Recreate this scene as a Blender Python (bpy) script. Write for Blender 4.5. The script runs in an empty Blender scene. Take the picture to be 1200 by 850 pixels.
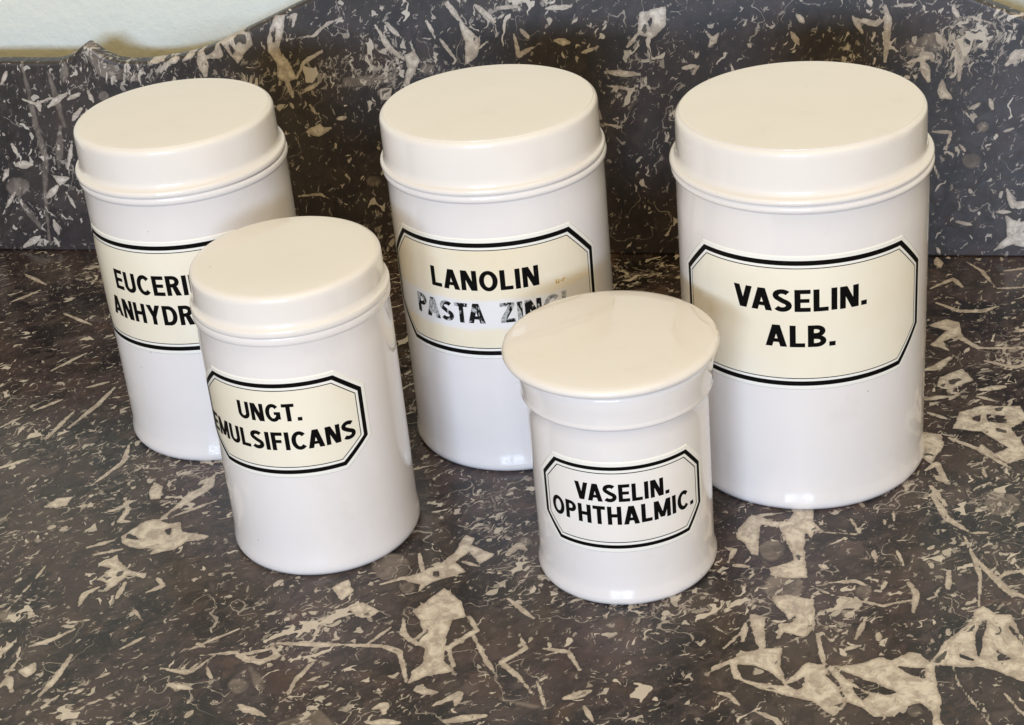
import bpy, bmesh, math, random
import numpy as np
from mathutils import Vector, Matrix, Euler

random.seed(7)
sc = bpy.context.scene
col = sc.collection

# ------------------------------------------------------------------ camera
F_PX, IMG_W, IMG_H = 2076.62, 1200.0, 850.0
CAM = np.array([0.0, 0.0, 0.45076])
FW = np.array([0.0, 0.87828623, -0.47813523])
RT = np.array([0.99502302, -0.04764394, -0.08751712])
UP = np.array([0.09964533, 0.47575556, 0.87391502])
cd = bpy.data.cameras.new('camera')
cam = bpy.data.objects.new('camera', cd); col.objects.link(cam)
M = Matrix(((RT[0], UP[0], -FW[0], CAM[0]), (RT[1], UP[1], -FW[1], CAM[1]), (RT[2], UP[2], -FW[2], CAM[2]), (0, 0, 0, 1)))
cam.matrix_world = M
cd.sensor_fit = 'HORIZONTAL'; cd.sensor_width = 36.0
cd.lens = 36.0 * F_PX / IMG_W
cd.clip_start = 0.01; cd.clip_end = 60
sc.camera = cam

# ------------------------------------------------------------------ light
w = bpy.data.worlds.new('World'); sc.world = w; w.use_nodes = True
bg = w.node_tree.nodes['Background']
bg.inputs['Color'].default_value = (1.0, 0.78, 0.43, 1)      # warm light filling the room
bg.inputs['Strength'].default_value = 0.47
def window_pane(name, x, y, z, aim, sx, sy, power, colr):
    l = bpy.data.lights.new(name, 'AREA'); l.shape = 'RECTANGLE'; l.size = sx; l.size_y = sy
    l.energy = power; l.color = colr
    o = bpy.data.objects.new(name, l); col.objects.link(o)
    o.location = (x, y, z)
    o.rotation_euler = (Vector(aim) - Vector((x, y, z))).to_track_quat('-Z', 'Y').to_euler()
DAY = (0.56, 0.73, 1.0)
window_pane('window_light', -0.98, -2.03, 0.76, (0, 0.80, 0.08), 0.58, 0.30, 37, DAY)
window_pane('window_light', -0.32, -2.18, 0.76, (0, 0.80, 0.08), 0.58, 0.30, 37, DAY)
window_pane('ceiling_light', 0.20, -0.75, 2.25, (0, 0.80, 0.08), 3.2, 2.6, 29, (1.0, 0.75, 0.37))
sc.view_settings.view_transform = 'Standard'; sc.view_settings.look = 'None'
sc.view_settings.exposure = 0.04; sc.view_settings.gamma = 1.0
sc.view_settings.use_curve_mapping = False
sc.render.engine = 'CYCLES'
sc.cycles.max_bounces = 6; sc.cycles.diffuse_bounces = 3; sc.cycles.glossy_bounces = 4

# ------------------------------------------------------------------ helpers
class NT:
    """small wrapper for building node trees"""
    def __init__(s, name):
        s.m = bpy.data.materials.new(name); s.m.use_nodes = True
        s.dim = '3D'; s.t = s.m.node_tree; s.b = s.t.nodes['Principled BSDF']
    def n(s, kind, **kw):
        x = s.t.nodes.new(kind)
        for k, v in kw.items(): setattr(x, k, v)
        return x
    def put(s, sock, v):
        if hasattr(v, 'is_output') or isinstance(v, bpy.types.NodeSocket): s.t.links.new(v, sock)
        else: sock.default_value = v
    def math(s, op, a, b=0.0, clamp=False):
        x = s.n('ShaderNodeMath', operation=op); x.use_clamp = clamp
        s.put(x.inputs[0], a); s.put(x.inputs[1], b); return x.outputs[0]
    def vmath(s, op, a, b=(0, 0, 0), scale=None):
        x = s.n('ShaderNodeVectorMath', operation=op); s.put(x.inputs[0], a)
        if op != 'SCALE': s.put(x.inputs[1], b)
        if scale is not None: s.put(x.inputs['Scale'], scale)
        return x.outputs[0]
    def noise(s, vec, scale, detail=2.0, rough=0.5, dist=0.0, out='Fac'):
        x = s.n('ShaderNodeTexNoise', noise_dimensions=s.dim); s.put(x.inputs['Vector'], vec)
        x.inputs['Scale'].default_value = scale; x.inputs['Detail'].default_value = detail
        x.inputs['Roughness'].default_value = rough; x.inputs['Distortion'].default_value = dist
        return x.outputs[0] if out == 'Fac' else x.outputs[1]
    def voro(s, vec, scale, feature='F1', rnd=1.0):
        x = s.n('ShaderNodeTexVoronoi', feature=feature, voronoi_dimensions=s.dim); s.put(x.inputs['Vector'], vec)
        x.inputs['Scale'].default_value = scale; x.inputs['Randomness'].default_value = rnd
        return x.outputs
    def step(s, v, lo, hi, a=0.0, b=1.0):
        x = s.n('ShaderNodeMapRange', interpolation_type='SMOOTHSTEP'); s.put(x.inputs[0], v)
        s.put(x.inputs[1], lo); s.put(x.inputs[2], hi); s.put(x.inputs[3], a); s.put(x.inputs[4], b)
        return x.outputs[0]
    def mix(s, f, a, b):
        x = s.n('ShaderNodeMix', data_type='RGBA'); s.put(x.inputs[0], f)
        s.put(x.inputs[6], a); s.put(x.inputs[7], b); return x.outputs[2]
    def attr(s, name):
        x = s.n('ShaderNodeAttribute'); x.attribute_name = name; return x.outputs['Fac']
    def obj(s): return s.n('ShaderNodeTexCoord').outputs['Object']
    def mapping(s, vec, loc=(0, 0, 0), rot=(0, 0, 0), scale=(1, 1, 1)):
        x = s.n('ShaderNodeMapping'); s.put(x.inputs[0], vec)
        x.inputs[1].default_value = loc; x.inputs[2].default_value = rot; x.inputs[3].default_value = scale
        return x.outputs[0]
    def sep(s, vec):
        x = s.n('ShaderNodeSeparateXYZ'); s.put(x.inputs[0], vec); return x.outputs
    def bump(s, h, strength, dist):
        x = s.n('ShaderNodeBump'); s.put(x.inputs['Height'], h)
        x.inputs['Strength'].default_value = strength; x.inputs['Distance'].default_value = dist
        return x.outputs[0]

def C4(r, g, b): return (r, g, b, 1.0)

def mesh_obj(name, verts, faces, mat, parent=None, smooth=False):
    me = bpy.data.meshes.new(name); me.from_pydata([tuple(map(float, v)) for v in verts], [], faces); me.update()
    if mat: me.materials.append(mat)
    if smooth: me.shade_smooth()
    o = bpy.data.objects.new(name, me); col.objects.link(o)
    if parent: o.parent = parent
    return o

# pixels of the photograph -> points on the counter (z=0) or on the backsplash front
W0 = np.array([-0.318994, 1.046406, 0.0]); WD = np.array([0.96949523, -0.24511019, 0.0]); WN = np.array([0.24511019, 0.96949523, 0.0])
WALL_ROT = math.atan2(WD[1], WD[0])
def ray(u, v): return FW * F_PX + RT * (u - 600.0) - UP * (v - 425.0)
def on_counter(u, v):
    d = ray(u, v); P = CAM - d * (CAM[2] / d[2]); q = P - W0
    return (float(q @ WD), float(q @ WN))             # counter's own coordinates: along the wall, towards the wall
def on_splash(u, v):
    d = ray(u, v); P = CAM + d * (((W0 - CAM) @ WN) / (d @ WN)); q = P - W0
    return (float(q @ WD), float(P[2]))

# ------------------------------------------------------------------ marble pattern (veins traced as distance fields)
def seg_dist(px, py, a, b):
    ax, ay = a; bx, by = b; dx, dy = bx - ax, by - ay
    L = dx * dx + dy * dy + 1e-18
    t = np.clip(((px - ax) * dx + (py - ay) * dy) / L, 0, 1)
    return np.hypot(px - ax - t * dx, py - ay - t * dy), t
def poly_sd(px, py, poly):
    d = np.full(px.shape, 1e9); inside = np.zeros(px.shape, bool)
    n = len(poly)
    for i in range(n):
        a, b = poly[i], poly[(i + 1) % n]
        d = np.minimum(d, seg_dist(px, py, a, b)[0])
        c = ((a[1] > py) != (b[1] > py)) & (px < (b[0] - a[0]) * (py - a[1]) / (b[1] - a[1] + 1e-18) + a[0])
        inside ^= c
    return np.where(inside, d, -d)
class Field:
    LIM = 0.006
    def __init__(s, px, py, to_plane):
        s.px, s.py, s.to = px, py, to_plane
        s.v = {'vein': np.full(px.shape, -s.LIM), 'grey': np.full(px.shape, -s.LIM)}
    def region(s, x0, y0, k): s.x0, s.y0, s.k = x0, y0, k
    def pts(s, L): return [s.to(s.x0 + x / s.k, s.y0 + y / s.k) for x, y in L]
    def _box(s, P):
        xs = [p[0] for p in P]; ys = [p[1] for p in P]; m = s.LIM + 0.004
        return (s.px > min(xs) - m) & (s.px < max(xs) + m) & (s.py > min(ys) - m) & (s.py < max(ys) + m)
    def poly(s, *L, ch='vein', hole=False):
        P = s.pts(L); k = s._box(P)
        if not k.any(): return
        d = poly_sd(s.px[k], s.py[k], P); v = s.v[ch]
        v[k] = np.minimum(v[k], -d) if hole else np.maximum(v[k], np.clip(d, -s.LIM, s.LIM))
    def hole(s, *L): s.poly(*L, hole=True)
    def stroke(s, wpx, *L, ch='vein'):
        P = s.pts(L); k = s._box(P)
        if not k.any(): return
        # width in metres from a neighbouring pixel
        q0 = s.to(s.x0 + L[0][0] / s.k, s.y0 + L[0][1] / s.k); q1 = s.to(s.x0 + (L[0][0] + wpx) / s.k, s.y0 + L[0][1] / s.k)
        hw = 0.5 * math.hypot(q1[0] - q0[0], q1[1] - q0[1])
        v = s.v[ch]; px, py = s.px[k], s.py[k]; best = np.full(px.shape, -1.0); n = len(P) - 1
        for i in range(n):
            d, t = seg_dist(px, py, P[i], P[i + 1])
            u = (i + t) / n
            best = np.maximum(best, 0.00018 + hw * (0.30 + 0.85 * np.sin(np.pi * np.clip(u, 0.06, 0.94))) - d)
        v[k] = np.maximum(v[k], np.clip(best, -s.LIM, s.LIM))
    def blob(s, x, y, r, ch='grey', e=1.0):
        s.poly(*[(x + r * math.cos(a) * e, y + r * math.sin(a) * 0.8) for a in np.linspace(0, 2 * math.pi, 14)[:-1]], ch=ch)

def veins_counter(f):
    P, H, S = f.poly, f.hole, f.stroke
    # right front
    f.region(840, 560, 2.93)
    P((480,640),(560,615),(600,630),(655,600),(700,605),(730,635),(790,560),(840,520),(880,490),(885,455),(915,440),(960,470),(1010,470),(1055,560),(1100,600),(1100,720),(1055,700),(1000,680),(960,660),(900,650),(840,650),(745,640),(755,700),(770,760),(765,830),(800,880),(740,880),(740,810),(700,770),(640,790),(600,820),(540,820),(500,790),(450,770),(380,650))
    P((90,600),(225,580),(215,650),(240,700),(310,635),(370,645),(450,780),(400,820),(330,770),(230,745),(140,720),(60,690),(45,640),(-20,665),(-20,650),(45,625))
    H((390,640),(470,680),(560,710),(615,735),(600,748),(520,735),(440,690)); H((610,645),(715,655),(715,690),(670,680))
    H((885,540),(910,490),(930,490),(915,560),(905,620),(890,610)); H((828,600),(890,625),(880,632),(835,618))
    H((960,590),(1020,625),(965,630)); H((1000,500),(1055,560),(1055,580),(1010,530))
    H((60,640),(130,645),(190,670),(235,715),(170,710),(90,690)); H((240,710),(300,685),(300,715),(275,730))
    H((465,715),(525,745),(500,765),(470,740)); H((370,675),(400,680),(430,720),(395,700))
    P((65,190),(120,125),(190,150),(240,150),(265,120),(250,95),(330,95),(330,150),(360,180),(330,185),(325,215),(305,180),(300,240),(310,345),(250,345),(190,335),(180,310),(270,285),(215,170),(150,160),(140,230),(145,270),(120,260),(90,220),(70,210))
    P((190,410),(240,400),(335,420),(335,520),(300,545),(230,530),(205,560),(215,500),(250,500),(240,470),(205,440)); H((245,490),(270,470),(270,490),(250,500))
    P((110,465),(165,480),(165,580),(150,590),(130,560))
    S(9,(320,370),(400,405),(500,425),(570,440),(640,425),(680,420)); S(13,(385,360),(475,355),(515,370)); S(18,(660,360),(685,400),(675,460))
    S(14,(345,535),(360,600),(370,640)); S(14,(475,555),(495,520),(512,480)); S(14,(538,250),(545,288)); S(17,(800,320),(795,350),(795,385))
    S(10,(565,385),(580,360)); S(10,(618,250),(640,300)); S(14,(555,530),(555,558)); S(8,(605,110),(608,150)); S(8,(725,245),(745,235))
    S(9,(835,325),(855,318)); S(10,(750,400),(765,380)); S(7,(690,90),(695,110)); S(8,(575,145),(578,160)); S(8,(735,555),(740,565))
    S(20,(740,60),(790,140),(860,182)); S(9,(850,200),(880,270),(905,340),(900,440)); S(20,(880,270),(940,330),(1000,390),(1080,415))
    S(14,(960,350),(1000,325),(1080,320)); S(30,(750,-5),(790,12)); S(14,(130,800),(200,830),(230,860)); S(16,(-10,735),(40,745),(75,780))
    S(5,(810,640),(830,710),(880,770),(940,850)); S(5,(-10,510),(55,550)); S(5,(20,590),(95,520)); S(6,(430,190),(480,195),(345,185)); S(24,(355,300),(380,310))
    S(10,(370,540),(395,560),(415,540)); S(12,(440,590),(490,575)); S(9,(130,130),(220,122)); S(6,(490,190),(460,140)); S(16,(100,500),(90,560)); S(14,(30,240),(60,250),(40,290)); S(14,(60,300),(110,305))
    S(8,(870,190),(930,188)); S(10,(990,740),(1040,800),(1080,830))
    f.blob(505,390,30); f.blob(230,375,60, e=1.2); f.blob(980,90,50, e=1.3); f.blob(680,800,28); f.blob(190,250,45)
    # centre front
    f.region(200, 560, 2.4)
    P((680,375),(770,310),(820,350),(830,390),(790,400),(770,470),(770,520),(800,545),(710,560),(665,580),(680,545),(710,520),(715,480),(665,460),(690,450),(710,430),(700,400))
    P((830,160),(855,170),(845,190),(910,215),(870,245),(840,210),(800,235),(830,265),(760,285),(720,300),(690,330),(705,300),(640,285),(705,265),(760,240),(800,210)); H((735,262),(755,262),(755,278),(738,278))
    P((455,310),(500,285),(515,320),(480,345)); P((500,365),(540,350),(585,375),(560,395),(520,390))
    S(14,(505,470),(600,475),(645,490),(662,575)); S(13,(840,390),(862,430),(840,440),(780,480),(795,530)); S(10,(850,440),(880,500),(910,550))
    S(14,(300,465),(400,470),(505,470)); S(16,(290,480),(190,500),(250,520),(300,500),(285,475)); S(9,(0,540),(60,545),(130,495)); S(9,(700,215),(710,270))
    S(12,(410,510),(350,570),(330,610)); S(20,(948,215),(980,190),(1000,203)); S(12,(948,340),(1020,395)); S(12,(980,440),(1000,480),(930,520),(980,560),(1015,605))
    S(6,(1055,655),(1030,570)); S(12,(1050,480),(1120,490),(1150,540)); S(16,(195,640),(265,672)); S(20,(570,650),(600,640),(600,662)); S(18,(740,640),(810,610),(800,640))
    S(26,(560,690),(640,690)); S(24,(770,685),(880,670)); S(18,(690,600),(750,605)); S(22,(1110,620),(1180,600)); S(9,(1160,640),(1190,690)); S(12,(655,395),(655,440),(690,470))
    S(7,(550,470),(620,420)); S(12,(920,265),(930,270)); S(6,(870,250),(820,235)); S(8,(590,300),(660,280),(720,300))
    f.blob(190,585,28); f.blob(665,310,22); f.blob(997,180,18); f.blob(620,250,50, e=1.1); f.poly((215,520),(260,560),(265,600),(235,590), ch='grey'); f.poly((300,690),(420,650),(470,700),(380,740), ch='grey'); f.poly((920,615),(1040,640),(1050,655),(930,630), ch='grey')
    # left front
    f.region(0, 560, 2.93)
    P((420,200),(500,150),(550,140),(590,110),(640,60),(690,10),(740,-10),(735,30),(660,80),(600,110),(550,145),(580,160),(620,150),(625,185),(720,200),(700,210),(640,220),(600,245),(510,265),(530,245),(450,240),(420,225))
    H((565,180),(590,170),(585,200),(570,195)); H((640,40),(700,18),(690,35),(650,50)); H((440,190),(490,215),(430,208))
    P((340,300),(400,265),(420,300),(450,320),(500,330),(495,345),(440,335),(380,380),(360,395),(370,360),(330,350),(385,310))
    S(14,(430,70),(440,110),(410,150),(460,150)); S(9,(360,120),(430,100)); P((510,50),(530,15),(560,30),(550,70),(520,75)); S(14,(300,240),(390,215)); S(12,(320,265),(420,245))
    S(16,(270,440),(290,400),(340,375)); S(12,(400,415),(430,360)); S(14,(500,395),(560,370),(540,345)); S(14,(100,580),(180,555),(255,520)); S(20,(135,750),(190,690),(245,610))
    P((60,665),(120,635),(125,665),(90,685)); S(18,(-10,615),(40,570)); S(9,(20,680),(65,620)); S(22,(-5,720),(30,690),(40,735)); S(12,(555,655),(640,670),(690,630)); S(12,(690,610),(810,600),(850,630),(879,610))
    S(9,(710,650),(725,690)); P((150,100),(200,70),(250,65),(230,95),(190,105)); S(14,(265,100),(300,95)); S(9,(455,450),(490,490)); S(9,(410,590),(500,545)); S(18,(640,820),(660,800)); S(18,(820,780),(870,810))
    S(22,(580,710),(660,725)); S(16,(260,740),(285,725)); S(9,(330,690),(375,670)); S(2.5,(20,460),(110,360),(200,250)); S(18,(680,570),(700,580)); S(9,(630,600),(720,560),(820,520)); S(14,(100,460),(120,480)); S(14,(860,100),(800,130)); S(10,(740,80),(600,130))
    f.blob(820,715,34); f.blob(20,475,30)
    # left, towards the wall
    f.region(0, 280, 1.49)
    S(8,(0,400),(50,385)); S(6,(80,350),(130,300)); S(7,(120,330),(170,290),(200,260)); S(6,(60,300),(110,280)); S(5,(0,330),(40,310)); S(6,(90,230),(150,200)); S(5,(20,110),(70,90)); S(6,(150,260),(190,250)); S(5,(40,60),(80,80)); S(5,(110,130),(160,150)); S(7,(160,430),(215,390),(225,360))
    # right, towards the wall
    f.region(1000, 280, 2.656)
    S(14,(240,155),(310,125),(340,150)); S(16,(260,200),(330,225),(400,225),(450,210)); P((230,270),(290,250),(330,260),(330,300),(280,320),(300,350),(240,330),(290,285)); S(14,(320,260),(335,310),(390,340),(500,340))
    S(25,(300,370),(260,400),(220,410)); P((270,430),(340,405),(375,440),(300,470),(260,460)); P((330,540),(400,520),(520,520),(545,560),(490,590),(531,640),(545,680),(480,700),(390,650),(400,640),(440,670),(480,650),(400,600),(310,590))
    H((360,560),(400,545),(395,570)); H((410,545),(470,550),(480,575),(420,570)); S(14,(300,620),(390,655),(490,715)); P((215,600),(270,610),(285,640),(240,700),(215,680)); S(16,(225,720),(260,700),(290,760)); S(9,(405,720),(415,745))
    S(25,(400,470),(470,460)); S(14,(385,490),(440,505)); S(9,(450,155),(545,150)); S(20,(260,60),(270,90)); S(9,(350,70),(400,100),(440,150)); S(14,(500,290),(545,280)); S(10,(470,100),(545,90)); S(12,(240,770),(290,830)); S(14,(410,380),(500,400),(545,390))
    S(18,(220,500),(300,490)); S(12,(230,540),(290,560)); S(10,(300,500),(330,480))

def veins_splash(f):
    P, H, S = f.poly, f.hole, f.stroke
    f.region(0, 0, 2.8325)
    P((910,55),(945,50),(940,110),(925,160),(955,200),(985,260),(960,270),(980,320),(970,330),(945,270),(920,255),(920,210),(890,170),(885,130),(895,100)); H((900,110),(915,90),(915,145),(905,140)); H((930,165),(945,170),(935,185))
    S(6,(960,130),(1040,120),(1085,80),(1133,60)); S(9,(985,260),(1010,205),(1070,170)); S(10,(955,60),(980,50),(970,90)); P((730,140),(790,105),(830,110),(840,150),(810,180),(790,210),(770,190)); H((755,140),(780,170),(770,185))
    S(30,(665,165),(680,250)); S(22,(720,145),(725,180),(690,190)); S(14,(640,180),(610,200)); S(14,(590,195),(560,210)); S(12,(540,200),(500,208)); P((1010,440),(1060,410),(1090,435),(1060,455)); S(8,(1030,350),(1050,380)); S(8,(960,340),(975,360)); S(9,(1000,310),(1060,275))
    S(18,(70,200),(95,310),(120,420),(150,520),(150,640),(165,810), ch='grey'); S(16,(160,240),(190,340),(215,420), ch='grey'); S(44,(290,160),(340,230),(460,262), ch='grey'); S(20,(60,660),(140,760), ch='grey'); S(22,(200,420),(195,560), ch='grey'); S(26,(215,210),(210,270), ch='grey'); f.blob(345,320,20); f.blob(60,620,40)
    P((170,580),(235,590),(200,618)); S(18,(160,655),(190,620)); S(18,(180,735),(195,775)); S(16,(80,820),(135,785)); S(16,(125,335),(132,368)); S(6,(75,330),(120,345),(170,325)); S(9,(5,280),(22,240)); S(14,(160,355),(220,310)); S(20,(55,550),(105,545)); S(10,(180,790),(195,815))
    S(9,(240,470),(225,560)); S(10,(40,480),(60,520)); S(8,(220,640),(250,690)); S(12,(240,400),(270,360)); S(9,(290,300),(310,340)); S(9,(20,690),(50,640)); S(10,(30,560),(10,600)); S(9,(225,330),(265,310))
    f.region(300, 0, 2.0)
    P((450,0),(490,60),(525,95),(520,130),(490,155),(490,100),(475,50),(440,10)); P((350,130),(370,120),(385,140),(355,205),(345,200),(355,160)); S(10,(280,60),(310,110),(345,140)); S(7,(300,50),(340,90)); f.poly((200,182),(330,170),(330,195),(200,207), ch='grey'); P((290,210),(320,205),(315,235),(292,235))
    S(9,(605,80),(615,130),(650,110)); S(14,(700,95),(732,100)); P((900,30),(960,15),(960,60),(930,90),(895,80)); H((915,45),(930,40),(925,70)); S(6,(895,80),(870,110)); S(12,(820,170),(900,175)); S(6,(760,125),(800,112)); S(5,(820,200),(900,215)); S(9,(1000,160),(1030,155))
    S(9,(510,10),(560,50)); S(9,(680,20),(740,15)); f.blob(275,425,17); f.blob(402,162,18); S(4,(100,460),(150,455),(180,470)); S(6,(430,90),(460,130)); S(6,(400,50),(420,90)); S(6,(560,20),(620,15)); S(8,(190,280),(210,275)); S(7,(140,310),(175,300)); S(4,(815,290),(860,300)); S(4,(1080,100),(1050,70)); S(8,(620,70),(640,90))
    f.region(800, 0, 2.655)
    S(10,(530,55),(560,105)); S(15,(545,60),(600,75),(625,60)); S(18,(630,20),(640,60),(635,130),(630,190)); S(14,(580,-5),(585,20)); S(5,(650,20),(715,15)); f.poly((690,140),(780,100),(820,110),(825,150),(770,170),(700,175), ch='grey'); S(14,(790,105),(805,140)); S(13,(700,195),(770,175),(778,188)); S(24,(745,190),(765,250))
    S(14,(850,130),(865,180),(860,250)); P((790,285),(808,245),(820,280),(845,312),(800,305)); S(6,(775,410),(835,412),(815,480)); P((960,785),(1010,735),(1005,670),(1040,690),(1100,690),(1100,780),(1030,760)); S(16,(1010,590),(1030,640),(1070,630)); S(26,(1010,200),(1040,170),(1080,160)); S(11,(840,20),(860,62)); S(5,(890,50),(960,72)); S(14,(338,100),(362,140)); S(12,(355,45),(378,72)); S(12,(80,145),(112,105)); S(10,(205,140),(212,146)); f.blob(935,395,20); f.blob(900,500,30); S(8,(980,660),(1020,660)); S(9,(890,590),(900,600)); S(10,(955,310),(965,340)); S(8,(860,450),(880,470)); S(6,(780,510),(800,560)); S(9,(30,230),(50,205)); S(8,(890,340),(930,320)); S(7,(1000,410),(1030,400)); S(9,(850,690),(900,700)); S(8,(790,770),(800,790))

def make_marble(name, tone, rough, ang, stretch, dens_lo, dens_hi):
    t = NT(name); t.dim = '2D'
    q3 = t.sep(t.obj())
    cmb = t.n('ShaderNodeCombineXYZ'); t.put(cmb.inputs[0], q3[0])
    t.put(cmb.inputs[1], t.math('ADD', q3[1], q3[2]))          # depth and height add up, so edges keep the pattern
    p = cmb.outputs[0]; rot = (0, 0, ang)
    wa = t.vmath('SUBTRACT', t.noise(p, 48, 3, 0.6, out='Color'), (0.5, 0.5, 0.5))
    wb = t.vmath('SUBTRACT', t.noise(p, 190, 2, 0.55, out='Color'), (0.5, 0.5, 0.5))
    pw = t.vmath('ADD', t.vmath('ADD', p, t.vmath('SCALE', wa, scale=0.0125)), t.vmath('SCALE', wb, scale=0.0016))
    ps = t.mapping(t.mapping(pw, rot=rot), scale=stretch)
    dens = t.attr('density')
    dn = t.math('ADD', dens, t.math('MULTIPLY', t.math('SUBTRACT', t.noise(p, 14, 4, 0.65), 0.5), 3.4))
    # traced veins with a ragged edge
    rag = t.math('ADD', t.math('MULTIPLY', t.math('SUBTRACT', t.noise(p, 480, 3, 0.6), 0.5), 0.0009), t.math('MULTIPLY', t.math('SUBTRACT', t.noise(pw, 170, 2, 0.5), 0.5), 0.0017))
    vein = t.step(t.math('ADD', t.attr('vein'), rag), -0.00025, 0.00018)
    thick = t.step(t.math('ADD', t.attr('vein'), rag), 0.0, 0.0026)
    halo = t.step(t.math('ADD', t.attr('vein'), rag), -0.0022, -0.0002)
    grey = t.step(t.math('ADD', t.attr('grey'), rag), -0.0002, 0.0003)
    gedge = t.math('MULTIPLY', grey, t.step(t.math('ADD', t.attr('grey'), rag), 0.0003, 0.0010, 1.0, 0.0))
    # curved, tapering flakes: along the crooked ridges of one noise, cut off by another
    def flakes(scale, seed, lo, hi, soft, bend=1.5):
        a_ = t.math('SUBTRACT', t.noise(t.vmath('ADD', ps, (seed, 1.3 * seed, 0)), scale * 0.8, 2.0, 0.55), 0.5)
        b_ = t.math('ABSOLUTE', t.math('SUBTRACT', t.noise(t.vmath('ADD', ps, (-seed, 2.1 * seed, 0)), scale * 1.2, 1.0, 0.5), 0.5))
        v = t.math('SUBTRACT', a_, t.math('MULTIPLY', b_, bend))
        thr = t.step(dn, -0.1, 1.1, lo, hi)
        return t.step(v, thr, t.math('ADD', thr, soft))
    f1 = flakes(70, 3.1, 0.17, dens_lo, 0.008)
    f2 = flakes(150, 7.7, 0.14, dens_lo - 0.04, 0.014)
    f3 = flakes(330, 5.3, 0.10, dens_hi, 0.03)
    def shards(vec, scale, lo, hi, shrink, seed):
        v2 = t.vmath('ADD', vec, (seed, seed * 1.7, 0))
        c = t.sep(t.voro(v2, scale)[1])
        e = t.voro(v2, scale, 'DISTANCE_TO_EDGE')[0]
        pick = t.math('LESS_THAN', c[0], t.step(dn, 0.0, 1.0, lo, hi))
        sh = t.math('ADD', shrink, t.math('MULTIPLY', c[1], 0.18))
        return t.math('MULTIPLY', pick, t.step(e, sh, t.math('ADD', sh, 0.05))), c, e
    s3, _, _ = shards(ps, 330, 0.01, 0.17, 0.03, 9.3)
    g1, gc, ge = shards(ps, 70, 0.55, 0.75, 0.0, 1.3)
    # hair veins
    q = t.vmath('ADD', pw, (2.0, 2.0, 0))
    r = t.math('ABSOLUTE', t.math('SUBTRACT', t.noise(q, 34, 2, 0.5), 0.5))
    h = t.math('MULTIPLY', t.step(r, 0.0030, 0.0070, 1.0, 0.0), t.step(t.noise(q, 30, 2), 0.54, 0.60))
    # web of pale lines between the fragments
    web = t.math('MULTIPLY', t.step(ge, 0.006, 0.035, 1.0, 0.0), t.step(t.math('ADD', dn, t.noise(ps, 55, 2, 0.6)), 0.85, 1.20))
    # body colour
    big = t.noise(pw, 20, 4, 0.65); fine = t.noise(ps, 420, 3, 0.7); mid = t.noise(ps, 120, 3, 0.65)
    dark = C4(0.009, 0.006, 0.0055); brown = C4(0.066, 0.051, 0.043); cream = C4(0.64, 0.58, 0.505); pale = C4(0.44, 0.39, 0.34); gtone = C4(0.125, 0.092, 0.085)
    brown = t.mix(t.step(t.noise(p, 11, 3, 0.6), 0.38, 0.62), C4(0.058, 0.036, 0.034), C4(0.058, 0.042, 0.033))
    base = t.mix(t.step(big, 0.34, 0.62), dark, brown)
    rust = t.math('MULTIPLY', t.step(t.noise(pw, 36, 4, 0.6), 0.60, 0.72), 0.45)
    base = t.mix(rust, base, C4(0.115, 0.066, 0.040))
    base = t.mix(t.math('MULTIPLY', g1, t.math('MULTIPLY', gc[2], 0.75)), base, t.mix(t.step(gc[1], 0.35, 0.65), C4(0.014, 0.010, 0.008), C4(0.085, 0.060, 0.054)))
    base = t.mix(t.math('MULTIPLY', t.step(mid, 0.50, 0.78), 0.55), base, gtone)
    base = t.mix(t.math('MULTIPLY', t.step(mid, 0.30, 0.44, 1.0, 0.0), 0.6), base, C4(0.012, 0.009, 0.007))
    base = t.mix(t.math('MULTIPLY', t.step(fine, 0.52, 0.80), 0.45), base, gtone)
    if tone != 1.0: base = t.mix(tone, C4(0.009, 0.006, 0.009), base)
    base = t.mix(t.math('MULTIPLY', halo, 0.35), base, C4(0.016, 0.012, 0.0095))
    base = t.mix(t.math('MULTIPLY', grey, 0.85), base, t.mix(t.step(mid, 0.3, 0.7), C4(0.10, 0.080, 0.066), C4(0.23, 0.19, 0.16)))
    base = t.mix(t.math('MULTIPLY', gedge, 0.5), base, C4(0.03, 0.022, 0.018))
    base = t.mix(t.math('MULTIPLY', web, 0.45), base, pale)
    base = t.mix(t.math('MULTIPLY', f3, 0.62), base, pale)
    base = t.mix(t.math('MULTIPLY', s3, 0.70), base, cream)
    base = t.mix(t.math('MULTIPLY', f2, 0.82), base, t.mix(t.step(mid, 0.35, 0.65), pale, cream))
    base = t.mix(t.math('MULTIPLY', f1, 0.88), base, cream)
    base = t.mix(t.math('MULTIPLY', h, 0.65), base, pale)
    vn = t.noise(pw, 150, 5, 0.72)
    vc = t.mix(t.step(vn, 0.36, 0.64), C4(0.40, 0.345, 0.295), C4(0.72, 0.66, 0.575))
    vc = t.mix(t.step(thick, 0.0, 0.7, 0.45, 0.0), vc, C4(0.30, 0.235, 0.19))
    vc = t.mix(t.math('MULTIPLY', t.step(t.noise(p, 700, 2, 0.6), 0.45, 0.75), 0.35), vc, C4(0.66, 0.60, 0.52))
    s4, _, _ = shards(ps, 190, 0.10, 0.16, 0.05, 12.7)                      # dark fragments caught in the veins
    rim = t.step(t.math('ADD', t.attr('vein'), rag), 0.0006, 0.0018)
    vc = t.mix(t.math('MULTIPLY', s4, t.math('MULTIPLY', rim, 0.9)), vc, C4(0.030, 0.023, 0.019))
    vc = t.mix(t.math('MULTIPLY', t.math('MULTIPLY', h, 0.5), rim), vc, C4(0.20, 0.16, 0.125))
    base = t.mix(vein, base, vc)
    t.put(t.b.inputs['Base Color'], base)
    t.put(t.b.inputs['Roughness'], t.step(vn, 0.3, 0.7, rough[0], rough[1]))
    t.b.inputs['Specular IOR Level'].default_value = rough[2]
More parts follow.
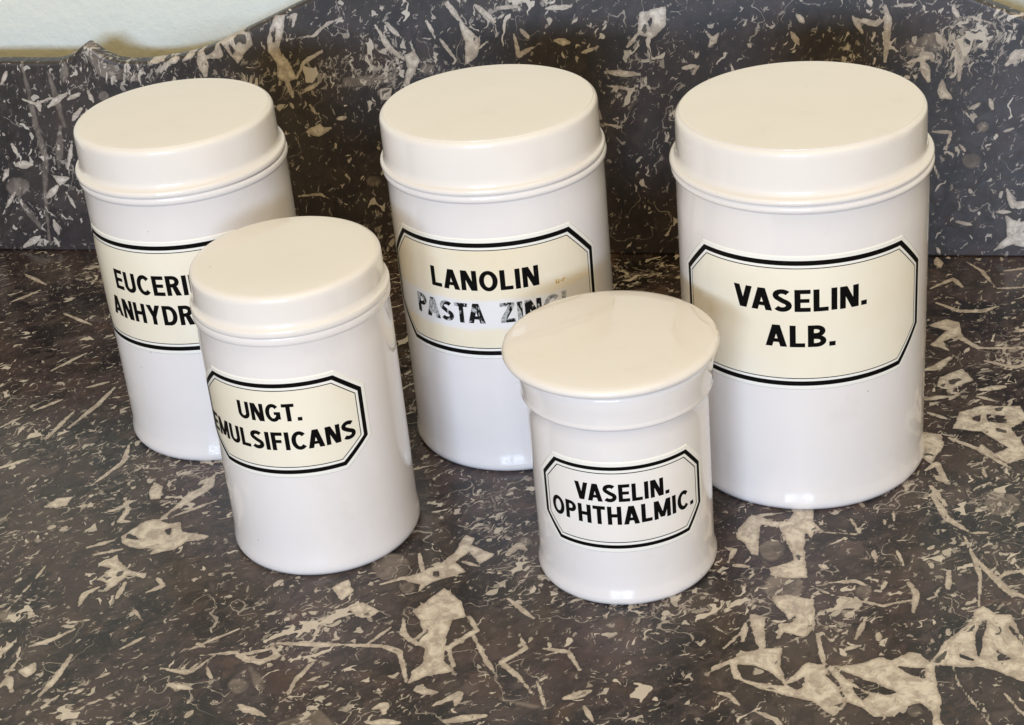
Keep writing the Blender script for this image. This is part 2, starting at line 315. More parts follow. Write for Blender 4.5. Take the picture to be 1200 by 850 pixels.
    t.put(t.b.inputs['Normal'], t.bump(fine, 0.06, 0.0006))
    return t.m

def density(px, py, spots, base):
    d = np.full(px.shape, base)
    for (x, y, r, a) in spots:
        d = d + a * np.exp(-((px - x) ** 2 + (py - y) ** 2) / (2 * r * r))
    return d

def lines(a, b, step_fine, fine_a, fine_b, step_coarse):
    L = list(np.arange(a, fine_a, step_coarse)) + list(np.arange(fine_a, fine_b, step_fine)) + list(np.arange(fine_b, b, step_coarse)) + [b]
    return np.array(sorted(set(round(float(x), 6) for x in L)))

def put_attr(me, name, arr):
    a = me.attributes.new(name, 'FLOAT', 'POINT'); a.data.foreach_set('value', np.asarray(arr, dtype=np.float32))

# ------------------------------------------------------------------ countertop
def build_countertop():
    xs = lines(-0.26, 1.03, 0.0009, -0.02, 0.65, 0.02); ys = lines(-0.455, 0.051, 0.0009, -0.43, 0.002, 0.014)
    X, Y = np.meshgrid(xs, ys); nx, ny = len(xs), len(ys)
    V = np.stack([X.ravel(), Y.ravel(), 0 * X.ravel()], 1)
    i = np.arange((ny - 1) * (nx - 1)); r, c = i // (nx - 1), i % (nx - 1)
    a = r * nx + c
    faces = np.stack([a, a + 1, a + 1 + nx, a + nx], 1).tolist()
    # rounded front edge, sides, underside: rings of the border, going down
    border = [j for j in range(nx)] + [k * nx + nx - 1 for k in range(1, ny)] + [(ny - 1) * nx + j for j in range(nx - 2, -1, -1)] + [k * nx for k in range(ny - 2, 0, -1)]
    bp = V[border]; nrm = np.zeros_like(bp)
    nrm[:, 1] -= (bp[:, 1] <= ys[0] + 1e-9); nrm[:, 1] += (bp[:, 1] >= ys[-1] - 1e-9); nrm[:, 0] -= (bp[:, 0] <= xs[0] + 1e-9); nrm[:, 0] += (bp[:, 0] >= xs[-1] - 1e-9)
    rings = [(0.0035, -0.0005), (0.0075, -0.003), (0.010, -0.008), (0.010, -0.017), (0.007, -0.0235), (0.0, -0.025)]
    prev = border; allv = [V]; base = len(V)
    for o_, z in rings:
        q = bp + nrm * o_; q[:, 2] = z
        if True: q[:, 1] = np.minimum(q[:, 1], ys[-1])
        allv.append(q); cur = list(range(base, base + len(border))); base += len(border)
        m = len(border)
        faces += [[prev[k], cur[k], cur[(k + 1) % m], prev[(k + 1) % m]] for k in range(m)]
        prev = cur
    faces.append(prev[::-1])
    V = np.concatenate(allv)
    me = bpy.data.meshes.new('countertop'); me.from_pydata(V.tolist(), [], faces); me.update()
    f = Field(V[:, 0].copy(), V[:, 1].copy(), on_counter); veins_counter(f)
    put_attr(me, 'vein', f.v['vein']); put_attr(me, 'grey', f.v['grey'])
    sp = []
    for (u, v, rr, am) in [(60,420,70,.35),(90,600,60,.25),(120,760,110,.25),(300,730,70,.55),(310,680,40,.3),(520,760,80,.0),(1000,650,70,-.6),(880,820,60,-.2),(1120,330,70,.25),(1150,480,60,.1),(590,800,50,-.2),(440,830,60,.2),(700,820,60,.0),(540,620,30,-.2),(230,600,25,-.2),(1180,640,40,.15),(400,560,40,.2),(30,340,60,.1)]:
        x, y = on_counter(u, v); x2, y2 = on_counter(u + rr, v)
        sp.append((x, y, math.hypot(x2 - x, y2 - y), am))
    put_attr(me, 'density', density(V[:, 0], V[:, 1], sp, 0.42))
    me.materials.append(make_marble('counter_marble', 1.0, (0.14, 0.25, 0.5), math.radians(-52), (0.74, 1.20, 1.0), -0.01, -0.125))
    o = bpy.data.objects.new('countertop', me); col.objects.link(o)
    o.location = tuple(W0); o.rotation_euler.z = WALL_ROT
    o['kind'] = 'structure'
    for p in me.polygons[(nx - 1) * (ny - 1):]: p.use_smooth = True
    return o

# ------------------------------------------------------------------ backsplash with the curved top
def splash_top(s):
    k = [(-0.26,.1254),(-0.05,.1254),(0.03,.1254),(.0598,.1248),(.0699,.1253),(.0786,.1290),(.0847,.1331),(.0887,.1348),(.0930,.1316),(.0985,.1276),(.1055,.1247),(.1149,.1236),(.1265,.1239),(.1371,.1252),(.1594,.1295),(.1824,.1385),(.2050,.1480),(.2229,.1556),(.2560,.1690),(.31,.1830),(.36,.1915),(.405,.1945)]
    s = np.asarray(s, float); m = np.where(s > 0.405, 0.810 - s, s)
    xs = np.array([a for a, b in k]); zs = np.array([b for a, b in k])
    # Catmull-Rom through the traced points
    i = np.clip(np.searchsorted(xs, m, 'right') - 1, 0, len(xs) - 2)
    def g(j): return xs[np.clip(j, 0, len(xs) - 1)], zs[np.clip(j, 0, len(xs) - 1)]
    x0, z0 = g(i); x1, z1 = g(i + 1); xm, zm = g(i - 1); xp, zp = g(i + 2)
    h = x1 - x0; t = (m - x0) / h
    d0 = np.where(i > 0, (z1 - zm) / (x1 - xm + 1e-12), 0.0); d1 = np.where(i < len(xs) - 2, (zp - z0) / (xp - x0 + 1e-12), 0.0)
    t2, t3 = t * t, t ** 3
    return (2 * t3 - 3 * t2 + 1) * z0 + (t3 - 2 * t2 + t) * h * d0 + (-2 * t3 + 3 * t2) * z1 + (t3 - t2) * h * d1

def build_backsplash():
    xs = lines(-0.26, 1.03, 0.0010, -0.02, 0.66, 0.004); nx = len(xs)
    top = splash_top(xs); TH = 0.0100; R = 0.0022
    rows = 150
    prof = []                                           # (fraction of height, z offset, depth)
    for k in range(rows): prof.append((k / (rows - 1), 0.0, 0.0))
    cols_front = len(prof)
    V = []
    for fr, _, dp in prof: V.append(np.stack([xs, 0 * xs + dp, 0.0002 + fr * (top - R - 0.0002)], 1))
    for a in (20, 40, 65, 90):
        a = math.radians(a); V.append(np.stack([xs, 0 * xs + R * (1 - math.cos(a)), top - R + R * math.sin(a)], 1))
    for a in (0, 35, 65, 90):
        a = math.radians(a); V.append(np.stack([xs, 0 * xs + TH - 0.001 + 0.001 * math.sin(a), top - 0.001 + 0.001 * math.cos(a)], 1))
    V.append(np.stack([xs, 0 * xs + TH, 0 * xs + 0.0002], 1))
    n = len(V); V = np.concatenate(V); faces = []
    for r in range(n - 1):
        for c in range(nx - 1):
            a = r * nx + c; faces.append((a, a + 1, a + 1 + nx, a + nx))
    for c in range(nx - 1): faces.append(((n - 1) * nx + c, (n - 1) * nx + c + 1, c + 1, c))
    faces.append(tuple(r * nx for r in range(n))); faces.append(tuple(r * nx + nx - 1 for r in reversed(range(n))))
    me = bpy.data.meshes.new('backsplash'); me.from_pydata(V.tolist(), [], faces); me.update()
    f = Field(V[:, 0].copy(), V[:, 2].copy(), on_splash); veins_splash(f)
    put_attr(me, 'vein', f.v['vein']); put_attr(me, 'grey', f.v['grey'])
    sp = []
    for (u, v, rr, am) in [(40,150,50,.3),(30,240,40,.35),(170,70,40,.2),(395,240,50,-.5),(750,230,40,-.5),(1150,160,50,.3),(1170,260,30,.3),(860,50,40,.0),(480,60,50,.1),(1000,60,50,.0)]:
        x, y = on_splash(u, v); x2, y2 = on_splash(u + rr, v); sp.append((x, y, abs(x2 - x), am))
    put_attr(me, 'density', density(V[:, 0], V[:, 2], sp, 0.42))
    me.materials.append(make_marble('backsplash_marble', 0.42, (0.44, 0.52, 1.0), math.radians(-68), (0.70, 1.2, 1.0), -0.01, -0.13))
    me.shade_smooth()
    o = bpy.data.objects.new('backsplash', me); col.objects.link(o)
    o.location = tuple(W0); o.rotation_euler.z = WALL_ROT
    o['label'] = 'dark marble backsplash with pale veins and a scalloped top edge'; o['category'] = 'backsplash'
    return o

def build_room_wall():
    t = NT('mint_plaster'); p = t.obj()
    n1 = t.noise(p, 9, 4, 0.6); n2 = t.noise(p, 160, 4, 0.65)
    c = t.mix(t.step(n1, 0.3, 0.7), C4(0.76, 0.79, 0.725), C4(0.80, 0.825, 0.765))
    c = t.mix(t.math('MULTIPLY', t.step(n2, 0.55, 0.8), 0.25), c, C4(0.68, 0.71, 0.64))
    t.put(t.b.inputs['Base Color'], c); t.b.inputs['Roughness'].default_value = 0.75
    hgt = t.math('ADD', t.noise(p, 70, 3, 0.6), t.math('MULTIPLY', t.noise(p, 240, 3, 0.6), 0.5))
    t.put(t.b.inputs['Normal'], t.bump(hgt, 0.25, 0.004))
    y = 0.052
    v = [(-1.3, y, -0.7), (2.0, y, -0.7), (2.0, y, 1.3), (-1.3, y, 1.3), (-1.3, y + 0.12, -0.7), (2.0, y + 0.12, -0.7), (2.0, y + 0.12, 1.3), (-1.3, y + 0.12, 1.3)]
    fc = [(0, 1, 2, 3), (5, 4, 7, 6), (4, 0, 3, 7), (1, 5, 6, 2), (3, 2, 6, 7), (4, 5, 1, 0)]
    o = mesh_obj('wall', v, fc, t.m); o.location = tuple(W0); o.rotation_euler.z = WALL_ROT
    o['kind'] = 'structure'

build_countertop(); build_backsplash(); build_room_wall()

# ------------------------------------------------------------------ ceramics
def glaze(name, colr):
    t = NT(name); p = t.obj()
    n1 = t.noise(p, 14, 3, 0.5); n2 = t.noise(p, 420, 2, 0.5)
    c = t.mix(t.step(n1, 0.3, 0.7), C4(*colr), C4(colr[0] * 0.975, colr[1] * 0.965, colr[2] * 0.95))
    sp = t.voro(p, 95)[0]
    spk = t.math('MULTIPLY', t.step(sp, 0.035, 0.055, 1.0, 0.0), t.math('GREATER_THAN', t.noise(p, 45, 1), 0.60))
    c = t.mix(t.math('MULTIPLY', spk, 0.45), c, C4(0.35, 0.26, 0.17))
    st = t.math('MULTIPLY', t.step(t.noise(p, 31, 5, 0.7), 0.56, 0.74), 0.16)
    c = t.mix(st, c, C4(0.62, 0.54, 0.43))
    t.put(t.b.inputs['Base Color'], c)
    t.put(t.b.inputs['Coat Roughness'], t.step(t.noise(p, 60, 4, 0.7), 0.4, 0.7, 0.015, 0.07))
    t.b.inputs['Roughness'].default_value = 0.40
    t.b.inputs['Coat Weight'].default_value = 1.0
    t.b.inputs['Specular IOR Level'].default_value = 0.3
    nb = t.bump(t.math('ADD', t.noise(p, 38, 3, 0.5), t.math('MULTIPLY', n2, 0.05)), 0.10, 0.0025)
    t.put(t.b.inputs['Normal'], nb); t.put(t.b.inputs['Coat Normal'], nb)
    return t.m
GLAZE = glaze('white_glaze', (0.84, 0.80, 0.785)); GLAZE_LID = glaze('white_glaze_lid', (0.84, 0.80, 0.765))

def lathe(name, prof, mat, parent, seg=160):
    """prof: (r, z) from the bottom axis to the top axis"""
    V, Fc = [], []
    P = [q for q in prof if q[0] > 1e-6]
    for r, z in P:
        for k in range(seg):
            a = 2 * math.pi * k / seg; V.append((r * math.cos(a), r * math.sin(a), z))
    for i in range(len(P) - 1):
        for k in range(seg):
            a, b = i * seg + k, i * seg + (k + 1) % seg; Fc.append((a, b, b + seg, a + seg))
    V.append((0, 0, prof[0][1])); V.append((0, 0, prof[-1][1])); cb, ct = len(V) - 2, len(V) - 1; L = (len(P) - 1) * seg
    for k in range(seg):
        Fc.append((cb, (k + 1) % seg, k)); Fc.append((ct, L + k, L + (k + 1) % seg))
    return mesh_obj(name, V, Fc, mat, parent, smooth=True)

def spline(P, n=6):
    out = []
    for i in range(len(P) - 1):
        p0 = P[max(i - 1, 0)]; p1 = P[i]; p2 = P[i + 1]; p3 = P[min(i + 2, len(P) - 1)]
        for k in range(n):
            t = k / n
            out.append(tuple(0.5 * ((2 * p1[j]) + (-p0[j] + p2[j]) * t + (2 * p0[j] - 5 * p1[j] + 4 * p2[j] - p3[j]) * t * t + (-p0[j] + 3 * p1[j] - 3 * p2[j] + p3[j]) * t ** 3) for j in (0, 1)))
    return out + [P[-1]]
def bead(rc, zc, h, out, n=9):      # half-round bead on radius rc
    return [(rc + out * math.sin(math.pi * k / (n - 1)), zc + h * 0.5 * -math.cos(math.pi * k / (n - 1))) for k in range(n)]

# ------------------------------------------------------------------ lettering, as strokes of an upright grotesque
TS = 0.207
def bar(x0, y0, x1, y1): return ('q', [(x0, y0), (x1, y0), (x1, y1), (x0, y1)])
def diag(xb, xt, wd=None, y0=0.0, y1=1.0):
    wd = wd or TS * 1.12
    return ('q', [(xb - wd / 2, y0), (xb + wd / 2, y0), (xt + wd / 2, y1), (xt - wd / 2, y1)])
def ring(cx, cy, rx, ry, a0, a1, n=22, t=None):
    t = t or TS
    A = [math.radians(a0 + (a1 - a0) * k / n) for k in range(n + 1)]
    return ('s', [((cx + rx * math.cos(a), cy + ry * math.sin(a)), (cx + (rx - t) * math.cos(a), cy + (ry - t * 0.95) * math.sin(a))) for a in A])
def glyph(c):
    t = TS
    if c == 'I': return t, [bar(0, 0, t, 1)]
    if c == '.': return t * 1.05, [bar(0, 0, t * 1.05, t * 1.0)]
    if c == 'L': return .52, [bar(0, 0, t, 1), bar(t, 0, .52, t * .9)]
    if c == 'E': return .55, [bar(0, 0, t, 1), bar(t, 0, .55, t * .9), bar(t, .5 - t * .42, .51, .5 + t * .42), bar(t, 1 - t * .9, .55, 1)]
    if c == 'F': return .53, [bar(0, 0, t, 1), bar(t, .5 - t * .45, .47, .5 + t * .4), bar(t, 1 - t * .9, .53, 1)]
    if c == 'T': return .60, [bar(.30 - t / 2, 0, .30 + t / 2, 1 - t * .9), bar(0, 1 - t * .9, .60, 1)]
    if c == 'H': return .66, [bar(0, 0, t, 1), bar(.66 - t, 0, .66, 1), bar(t, .5 - t * .45, .66 - t, .5 + t * .45)]
    if c == 'N': return .68, [bar(0, 0, t, 1), bar(.68 - t, 0, .68, 1), ('q', [(.68 - t * 1.25, 0), (.68 - t * .1, 0), (t * 1.25, 1), (t * .1, 1)])]
    if c == 'M': return .86, [bar(0, 0, t, 1), bar(.86 - t, 0, .86, 1), ('q', [(.43 - t * .55, .08), (.43 + t * .45, .08), (t * 1.15, 1), (t * .1, 1)]), ('q', [(.43 - t * .45, .08), (.43 + t * .55, .08), (.86 - t * .1, 1), (.86 - t * 1.15, 1)])]
    if c == 'A': return .74, [diag(t * .55, .37 - t * .08), diag(.74 - t * .55, .37 + t * .08), bar(.20, .20, .54, .20 + t * .8)]
    if c == 'V': return .70, [('q', [(.35 - t * .62, 0), (.35 + t * .5, 0), (t * 1.1, 1), (0, 1)]), ('q', [(.35 - t * .5, 0), (.35 + t * .62, 0), (.70, 1), (.70 - t * 1.1, 1)])]
    if c == 'Y': return .70, [bar(.35 - t / 2, 0, .35 + t / 2, .46), ('q', [(.35 - t / 2, .40), (.35 + t * .5, .40), (t * 1.15, 1), (0, 1)]), ('q', [(.35 - t * .5, .40), (.35 + t / 2, .40), (.70, 1), (.70 - t * 1.15, 1)])]
    if c == 'Z': return .58, [bar(0, 0, .58, t * .9), bar(0, 1 - t * .9, .58, 1), ('q', [(0, t * .88), (t * 1.25, t * .88), (.58, 1 - t * .88), (.58 - t * 1.25, 1 - t * .88)])]
    if c == 'O': return .76, [ring(.38, .5, .38, .515, 0, 360, 44)]
    if c == 'C': return .70, [ring(.37, .5, .37, .515, 42, 318, 36)]
    if c == 'G': return .73, [ring(.37, .5, .37, .515, 42, 335, 38), bar(.42, .38, .73, .38 + t * .8), bar(.73 - t * .95, .12, .73, .38)]
    if c == 'U': return .66, [bar(0, .32, t, 1), bar(.66 - t, .32, .66, 1), ring(.33, .325, .33, .34, 180, 360, 24)]
    if c == 'D': return .68, [bar(0, 0, t, 1), bar(t, 0, .32, t * .9), bar(t, 1 - t * .9, .32, 1), ring(.31, .5, .37, .5, -90, 90, 28)]
    def bowl(y0, y1, wd, x0=.30): return [bar(t, y0, x0, y0 + t * .88), bar(t, y1 - t * .88, x0, y1), ring(x0 - .005, (y0 + y1) / 2, wd - x0, (y1 - y0) / 2, -90, 90, 20, t=t * .95)]
    if c == 'P': return .60, [bar(0, 0, t, 1)] + bowl(.40, 1.0, .60)
    if c == 'B': return .63, [bar(0, 0, t, 1)] + bowl(.46, 1.0, .60) + bowl(0.0, .55, .63)
    if c == 'R': return .64, [bar(0, 0, t, 1)] + bowl(.42, 1.0, .61) + [('q', [(.64 - t * 1.2, 0), (.64, 0), (.30 + t * .9, .46), (.30 - t * .2, .46)])]
    if c == 'S':
        P = []
        for k in range(15):
            a = math.radians(32 + (270 - 32) * k / 14); P.append((.31 + .225 * math.cos(a), .735 + .175 * math.sin(a)))
        Q = []
        for k in range(15):
            a = math.radians(90 - (90 + 148) * k / 14); Q.append((.31 + .235 * math.cos(a), .275 + .185 * math.sin(a)))
        P = P[:-1] + [(.31, .51)] + Q[1:] if False else P[:-2] + [(.31, .5)] + Q[2:]
        return .64, [('c', P)]
    return .3, []
def strips(g):
    """each stroke as two matching edges"""
    out = []
    for kind, d in g:
        if kind == 'q':
            L = max(math.hypot(d[1][0] - d[0][0], d[1][1] - d[0][1]), .01)
            n = max(1, int(math.ceil(max(L, abs(d[3][0] - d[0][0])) / .12)))
            A = [((d[0][0] + (d[1][0] - d[0][0]) * k / n, d[0][1]), (d[3][0] + (d[2][0] - d[3][0]) * k / n, d[3][1])) for k in range(n + 1)]
            out.append((A, 3))
        elif kind == 's': out.append((d, 1))
        elif kind == 'c':
            A = []
            for i, p in enumerate(d):
                a = d[max(i - 1, 0)]; b = d[min(i + 1, len(d) - 1)]; tx, ty = b[0] - a[0], b[1] - a[1]; l = math.hypot(tx, ty)
                A.append(((p[0] - ty / l * TS / 2, p[1] + tx / l * TS / 2), (p[0] + ty / l * TS / 2, p[1] - tx / l * TS / 2)))
            out.append((A, 1))
    return out
def cyl_pt(r, arc, z, R):           # arc length from the label's middle -> point; r: radius at which it lies
    a = arc / R; return (r * math.sin(a), -r * math.cos(a), z)
def text_line(txt, R, arc0, arc1, zb, h, lift, gap=.095):
    Ws = [glyph(c)[0] if c != ' ' else .35 for c in txt]
    kern = {('A', 'V'): -.10, ('V', 'A'): -.12, ('L', 'S'): -.02, ('P', 'A'): -.10, ('C', 'A'): -.07, ('A', 'N'): -.02, ('A', 'S'): -.05, ('S', 'T'): -.02, ('T', 'A'): -.10, ('L', 'A'): 0.0}
    tot = sum(Ws) + gap * (len(txt) - 1) + sum(kern.get((txt[i], txt[i + 1]), 0) for i in range(len(txt) - 1))
    sx = (arc1 - arc0) / tot; x = 0.0; V, Fc = [], []
    rr = random.Random(len(txt) * 7 + ord(txt[0]))
    for i, c in enumerate(txt):
        jz = rr.uniform(-.012, .012) * h; k = 0
        for A, cross in strips(glyph(c)[1]):
            base = len(V); k += 1
            for pa, pb in A:
                for j in range(cross + 1):
                    q = j / cross; px = pa[0] + (pb[0] - pa[0]) * q; py = pa[1] + (pb[1] - pa[1]) * q
                    V.append(cyl_pt(R + lift + k * 6e-6, arc0 + (x + px) * sx, zb + jz + py * h, R))
            for m in range(len(A) - 1):
                for j in range(cross):
                    a = base + m * (cross + 1) + j; b = a + cross + 1; Fc.append((a, b, b + 1, a + 1))
        x += Ws[i] + gap + (kern.get((c, txt[i + 1]), 0) if i + 1 < len(txt) else 0)
    return V, Fc

# ------------------------------------------------------------------ label panels
def octagon(hw, hh, cx, cz, d):
    """cut-corner rectangle, moved inwards by d"""
    pts = [(-hw + cx, hh), (hw - cx, hh), (hw, hh - cz), (hw, -hh + cz), (hw - cx, -hh), (-hw + cx, -hh), (-hw, -hh + cz), (-hw, hh - cz)]
    n = len(pts); L = []
    for i in range(n):
        a, b = pts[i], pts[(i + 1) % n]; dx, dy = b[0] - a[0], b[1] - a[1]; l = math.hypot(dx, dy)
        nx, ny = dy / l, -dx / l        # inwards for clockwise order
        L.append((a[0] + nx * d, a[1] + ny * d, dx / l, dy / l))
    out = []
    for i in range(n):
        x1, y1, dx1, dy1 = L[i - 1]; x2, y2, dx2, dy2 = L[i]
        det = dx1 * dy2 - dy1 * dx2; t = ((x2 - x1) * dy2 - (y2 - y1) * dx2) / det
        out.append((x1 + dx1 * t, y1 + dy1 * t))
    return out
def densify(poly, step=0.0022, ref=None):
    out = []; ref = ref or poly
    for i in range(len(poly)):
        a, b = poly[i], poly[(i + 1) % len(poly)]; ra, rb = ref[i], ref[(i + 1) % len(ref)]
        n = max(1, int(math.hypot(rb[0] - ra[0], rb[1] - ra[1]) / step))
        out += [(a[0] + (b[0] - a[0]) * k / n, a[1] + (b[1] - a[1]) * k / n) for k in range(n)]
    return out
def ring_mesh(name, R, zc, shape, d0, d1, l0, l1, mat, parent):
    ref = octagon(*shape, 0.0)
    A = densify(octagon(*shape, d0), ref=ref); B = densify(octagon(*shape, d1), ref=ref); n = len(A)
    V = [cyl_pt(R + l0, x, zc + z, R) for x, z in A] + [cyl_pt(R + l1, x, zc + z, R) for x, z in B]
    return mesh_obj(name, V, [(k, n + k, n + (k + 1) % n, (k + 1) % n) for k in range(n)], mat, parent, smooth=True)
def panel_mesh(name, R, zc, shape, d, lift, skirt, mat, parent):
    o = octagon(*shape, d); hw = max(p[0] for p in o); top = [p for p in o if p[1] > 0]
    hh = max(p[1] for p in o); xc = max(p[0] for p in o if p[1] > hh - 1e-9); zs = max(p[1] for p in o if p[0] > hw - 1e-9)
    xs = sorted(set([round(x, 7) for x in list(np.linspace(-hw, hw, 70)) + [-xc, xc]]))
    def zt(x): return hh if abs(x) <= xc else hh + (zs - hh) * (abs(x) - xc) / (hw - xc)
    V, Fc = [], []
    for x in xs: V += [cyl_pt(R + lift, x, zc - zt(x), R), cyl_pt(R + lift, x, zc, R), cyl_pt(R + lift, x, zc + zt(x), R)]
    for i in range(len(xs) - 1):
        for j in (0, 1): a = i * 3 + j; Fc.append((a, a + 3, a + 4, a + 1))
    if skirt:
        A = densify(o, 0.003); B = densify(octagon(*shape, d - skirt), 0.003, ref=o); n = len(A); b = len(V)
        V += [cyl_pt(R + lift, x, zc + z, R) for x, z in A] + [cyl_pt(R - 0.0001, x, zc + z, R) for x, z in B]
        Fc += [(b + k, b + n + k, b + n + (k + 1) % n, b + (k + 1) % n) for k in range(n)]
    return mesh_obj(name, V, Fc, mat, parent, smooth=False)

def enamel(name, colr, colr2=None, band=None, rough=0.22):
    t = NT(name); p = t.obj()
    n = t.noise(p, 22, 4, 0.6); c = t.mix(t.step(n, 0.3, 0.7), C4(*colr), C4(*(colr2 or [q * 0.97 for q in colr])))
    if band:                      # overpainted white strip
        z = t.math('ADD', t.sep(p)[2], t.math('MULTIPLY', t.math('SUBTRACT', t.noise(p, 90, 3, 0.6), 0.5), 0.0035))
        m = t.math('MULTIPLY', t.step(z, band[0], band[0] + 0.003), t.step(z, band[1] - 0.003, band[1], 1.0, 0.0))
        c = t.mix(t.math('MULTIPLY', m, 0.93), c, C4(0.83, 0.82, 0.83))
    t.put(t.b.inputs['Base Color'], c); t.b.inputs['Roughness'].default_value = rough
    t.b.inputs['Coat Weight'].default_value = 0.6; t.b.inputs['Coat Roughness'].default_value = 0.06
    return t.m
def ink(name, worn=False):
    t = NT(name); p = t.obj()
    if worn:
        n = t.noise(t.mapping(p, scale=(1.0, 1.0, 0.6)), 150, 3, 0.6, 1.0); n2 = t.noise(p, 900, 2, 0.6)
        m = t.step(n, 0.47, 0.50)
        c = t.mix(m, C4(0.012, 0.012, 0.012), t.mix(t.step(n2, 0.4, 0.6), C4(0.22, 0.23, 0.23), C4(0.50, 0.50, 0.49)))
        t.put(t.b.inputs['Base Color'], c)
    else:
        n = t.noise(p, 600, 3, 0.6); t.put(t.b.inputs['Base Color'], t.mix(t.step(n, 0.62, 0.78), C4(0.005, 0.0045, 0.0045), C4(0.025, 0.022, 0.02)))
    t.b.inputs['Roughness'].default_value = 0.35; t.b.inputs['Specular IOR Level'].default_value = 0.05
    return t.m
INK = ink('black_enamel'); INK_WORN = ink('worn_black_enamel', True)
RIM = enamel('white_rim_enamel', (0.92, 0.90, 0.84))
GOLD = NT('gilt'); GOLD.b.inputs['Base Color'].default_value = C4(0.62, 0.42, 0.12); GOLD.b.inputs['Roughness'].default_value = 0.4; GOLD = GOLD.m

D2 = math.pi / 180
def add_label(parent, R, ctr, half, cut_half, z0, z1, zs1, field, texts, line=0.0022, extra=None):
    """angles in degrees on the jar; z in metres; texts: (string, deg0, deg1, baseline, height, material)"""
    zc, hh = (z0 + z1) / 2, (z1 - z0) / 2; hw = half * D2 * R
    shape = (hw, hh, (half - cut_half) * D2 * R, z1 - zs1)
    lab = panel_mesh('label', R, zc, shape, -0.0016, 0.00030, 0.0007, RIM, parent)
    lab.rotation_euler.z = ctr * D2
    ring_mesh('border', R, zc, shape, 0.0, line, 0.00034, 0.00034, INK, lab)
    panel_mesh('field', R, zc, shape, line + 0.0013, 0.00033, 0, field, lab)
    ring_mesh('border_line', R, zc, shape, line + 0.0012, line + 0.0016, 0.00037, 0.00037, INK, lab)
    for s, a0, a1, zb, h, m in texts:
        V, Fc = text_line(s, R, (a0 - ctr) * D2 * R, (a1 - ctr) * D2 * R, zb, h, 0.00040)
        mesh_obj('lettering', V, Fc, m, lab)
    return lab

def jar_root(label, x, y):
    o = bpy.data.objects.new('apothecary_jar', None); col.objects.link(o); o.location = (x, y, 0)
    o.empty_display_size = 0.03
    o['label'] = label; o['category'] = 'jar'; o['group'] = 'white apothecary jars on the marble'
    return o

def tall_jar(label, x, y, R, Rlid, Rbead, Rfoot, seam, ztop, tilt=(0.25, -0.2)):
    o = jar_root(label, x, y)
    e = 0.0012
    body = [(R * 0.9, 0.0008), (R * 0.93, 0.0), (Rfoot - 0.0024, 0.0), (Rfoot - 0.0008, 0.0008), (Rfoot, 0.0027), (Rfoot - 0.0002, 0.0046), (R + 0.0004, 0.0078), (R, 0.0105)]
    body += [(R, 0.0105 + (seam - 0.0060 - 0.0105) * k / 12) for k in range(1, 13)]
    body += [(R + 0.0004, seam - 0.0046)] + bead(R + 0.0004, seam - 0.0022, 0.0036, Rbead - R - 0.0006) + [(R - 0.0005, seam - 0.0008), (R - 0.004, seam - 0.0006)]
    lathe('body', body, GLAZE, o)
    h = ztop
    lid = [(R - 0.006, seam - 0.0004)] + [(R + 0.0001, seam - 0.0003)] + bead(R + 0.0003, seam + 0.0017, 0.0034, Rbead - R - 0.0004) + [(Rlid + 0.0005, seam + 0.0041)]
    prof = [(Rlid + 0.0001, seam + 0.0062), (Rlid, h - 0.0060), (Rlid - 0.0001, h - 0.0026), (Rlid - 0.0006, h - 0.0011), (Rlid - 0.0018, h - 0.0001), (Rlid - 0.0040, h + 0.0004), (0.030, h + 0.0010), (0.015, h + 0.0014), (0.0005, h + 0.0015)]
    lathe('lid', lid + spline(prof, 6) + [(0, prof[-1][1])], GLAZE_LID, o)
    o.children[-1].rotation_euler = (tilt[0] * D2, tilt[1] * D2, 0)
    return o

FIELD_CREAM = enamel('cream_enamel', (0.91, 0.85, 0.715), (0.89, 0.81, 0.645)); FIELD_PALE = enamel('pale_enamel', (0.89, 0.845, 0.80), (0.87, 0.81, 0.74)); FIELD_TAN = enamel('yellowed_enamel', (0.85, 0.745, 0.55), (0.89, 0.805, 0.635), band=(0.0755, 0.0935))

a = tall_jar('tall lidded white jar labelled EUCERIN, behind the UNGT. jar', -0.1481, 0.8058, 0.0493, 0.0477, 0.0507, 0.0504, 0.1428, 0.1657)
add_label(a, 0.0493, -19.5, 63, 49, 0.0630, 0.1183, 0.103, FIELD_CREAM, [('EUCERIN', -47.5, 9.5, 0.0925, 0.0104, INK), ('ANHYDRIC.', -56, 17.5, 0.0769, 0.0104, INK)])

b = tall_jar('white lidded jar labelled UNGT. EMULSIFICANS, smaller than the tall jars behind', -0.0921, 0.6910, 0.0423, 0.0413, 0.0433, 0.0431, 0.1202, 0.1381)
b.children[-1].location.x = 0.0005
add_label(b, 0.0423, -16.2, 56, 39.5, 0.0540, 0.0984, 0.0880, FIELD_CREAM, [('UNGT.', -36.8, 2.6, 0.0802, 0.0085, INK), ('EMULSIFICANS', -68.5, 32, 0.0660, 0.0089, INK)], line=0.0020)

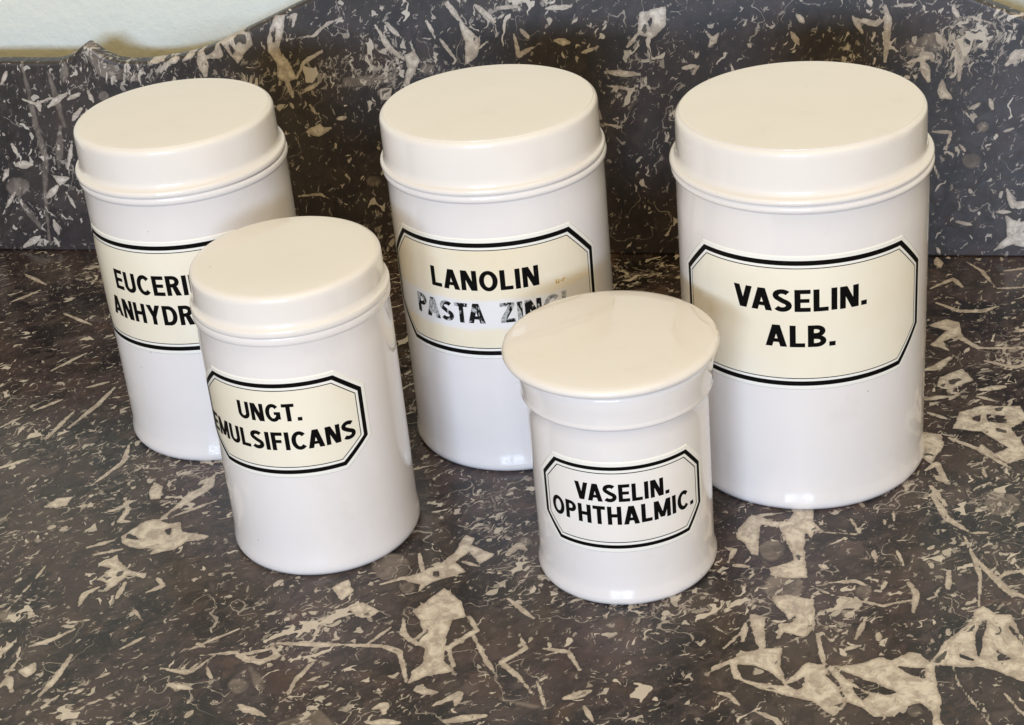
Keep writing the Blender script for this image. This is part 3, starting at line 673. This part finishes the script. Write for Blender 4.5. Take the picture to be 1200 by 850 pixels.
c = tall_jar('tall white jar labelled LANOLIN with a yellowed label and worn second line', 0.0014, 0.7697, 0.0508, 0.0503, 0.0525, 0.0519, 0.1441, 0.1688)
lc = add_label(c, 0.0508, -13, 65, 49, 0.0638, 0.1207, 0.1052, FIELD_TAN, [('LANOLIN', -41.8, 16.5, 0.0970, 0.0100, INK), ('PASTA', -55.0, -13.0, 0.0803, 0.0101, INK_WORN), ('ZINCI', -5, 31.0, 0.0804, 0.0101, INK_WORN)])
V, Fc = [], []
for (x0, z0, x1, z1) in [(0, 0, .6, 2.2), (.6, 0, 1.9, .7), (1.3, .7, 1.9, 1.8), (2.6, .3, 3.2, 1.2), (3.6, .0, 4.2, 1.6), (4.2, 1.0, 4.9, 1.7)]:
    k = len(V); s = 0.001
    V += [cyl_pt(0.0508 + 0.0004, 0.0508 * D2 * 38.5 + px * s, 0.0952 + pz * s, 0.0508) for px, pz in ((x0, z0), (x1, z0), (x1, z1), (x0, z1))]; Fc.append((k, k + 1, k + 2, k + 3))
mesh_obj('gilt_mark', V, Fc, GOLD, lc)

e = tall_jar('widest tall white jar, labelled VASELIN. ALB.', 0.1346, 0.7161, 0.0550, 0.0538, 0.0571, 0.0561, 0.1500, 0.1734)
add_label(e, 0.0550, -10.8, 63.0, 48.5, 0.0648, 0.1246, 0.1100, FIELD_CREAM, [('VASELIN.', -42.1, 18.2, 0.1008, 0.0104, INK), ('ALB.', -27.3, 3.6, 0.0838, 0.0104, INK)])

# the small jar with a flat overhanging lid
d = jar_root('smallest white jar, labelled VASELIN. OPHTHALMIC., with a flat overhanging lid', 0.0424, 0.6431)
R, Rf = 0.0381, 0.0393
body = [(R * 0.9, 0.0008), (R * 0.93, 0.0), (Rf - 0.0022, 0.0), (Rf - 0.0006, 0.0006), (Rf, 0.0022), (Rf - 0.0002, 0.0040), (R + 0.0003, 0.0068), (R, 0.0095)]
body += [(R, 0.0095 + (0.0852 - 0.0095) * k / 12) for k in range(1, 13)]
body += [(R + 0.0004, 0.0860), (R + 0.0017, 0.0865), (R + 0.0022, 0.0874), (R + 0.0019, 0.0884), (R + 0.0019, 0.0893), (R + 0.0025, 0.095), (R + 0.0031, 0.1004), (R + 0.0029, 0.1016), (R + 0.0018, 0.1022), (R - 0.003, 0.1023)]
lathe('body', body, GLAZE, d)
lid = lathe('lid', [(q, z - 0.0020) for q, z in [(0.030, 0.1048), (0.0400, 0.1049), (0.0430, 0.1052), (0.0444, 0.1062), (0.0449, 0.1076), (0.0445, 0.1088), (0.0434, 0.1096), (0.0415, 0.1100), (0.036, 0.1105), (0.026, 0.1110), (0.013, 0.1113), (0.001, 0.1114), (0, 0.1114)]], GLAZE_LID, d)
lid.location = (-0.0014, 0.0, 0.0)
add_label(d, R, -5.0, 56.8, 44.5, 0.0290, 0.0688, 0.0588, FIELD_PALE, [('VASELIN.', -34.8, 25.2, 0.0521, 0.0084, INK), ('OPHTHALMIC.', -54, 44.0, 0.0410, 0.0089, INK)], line=0.0017)
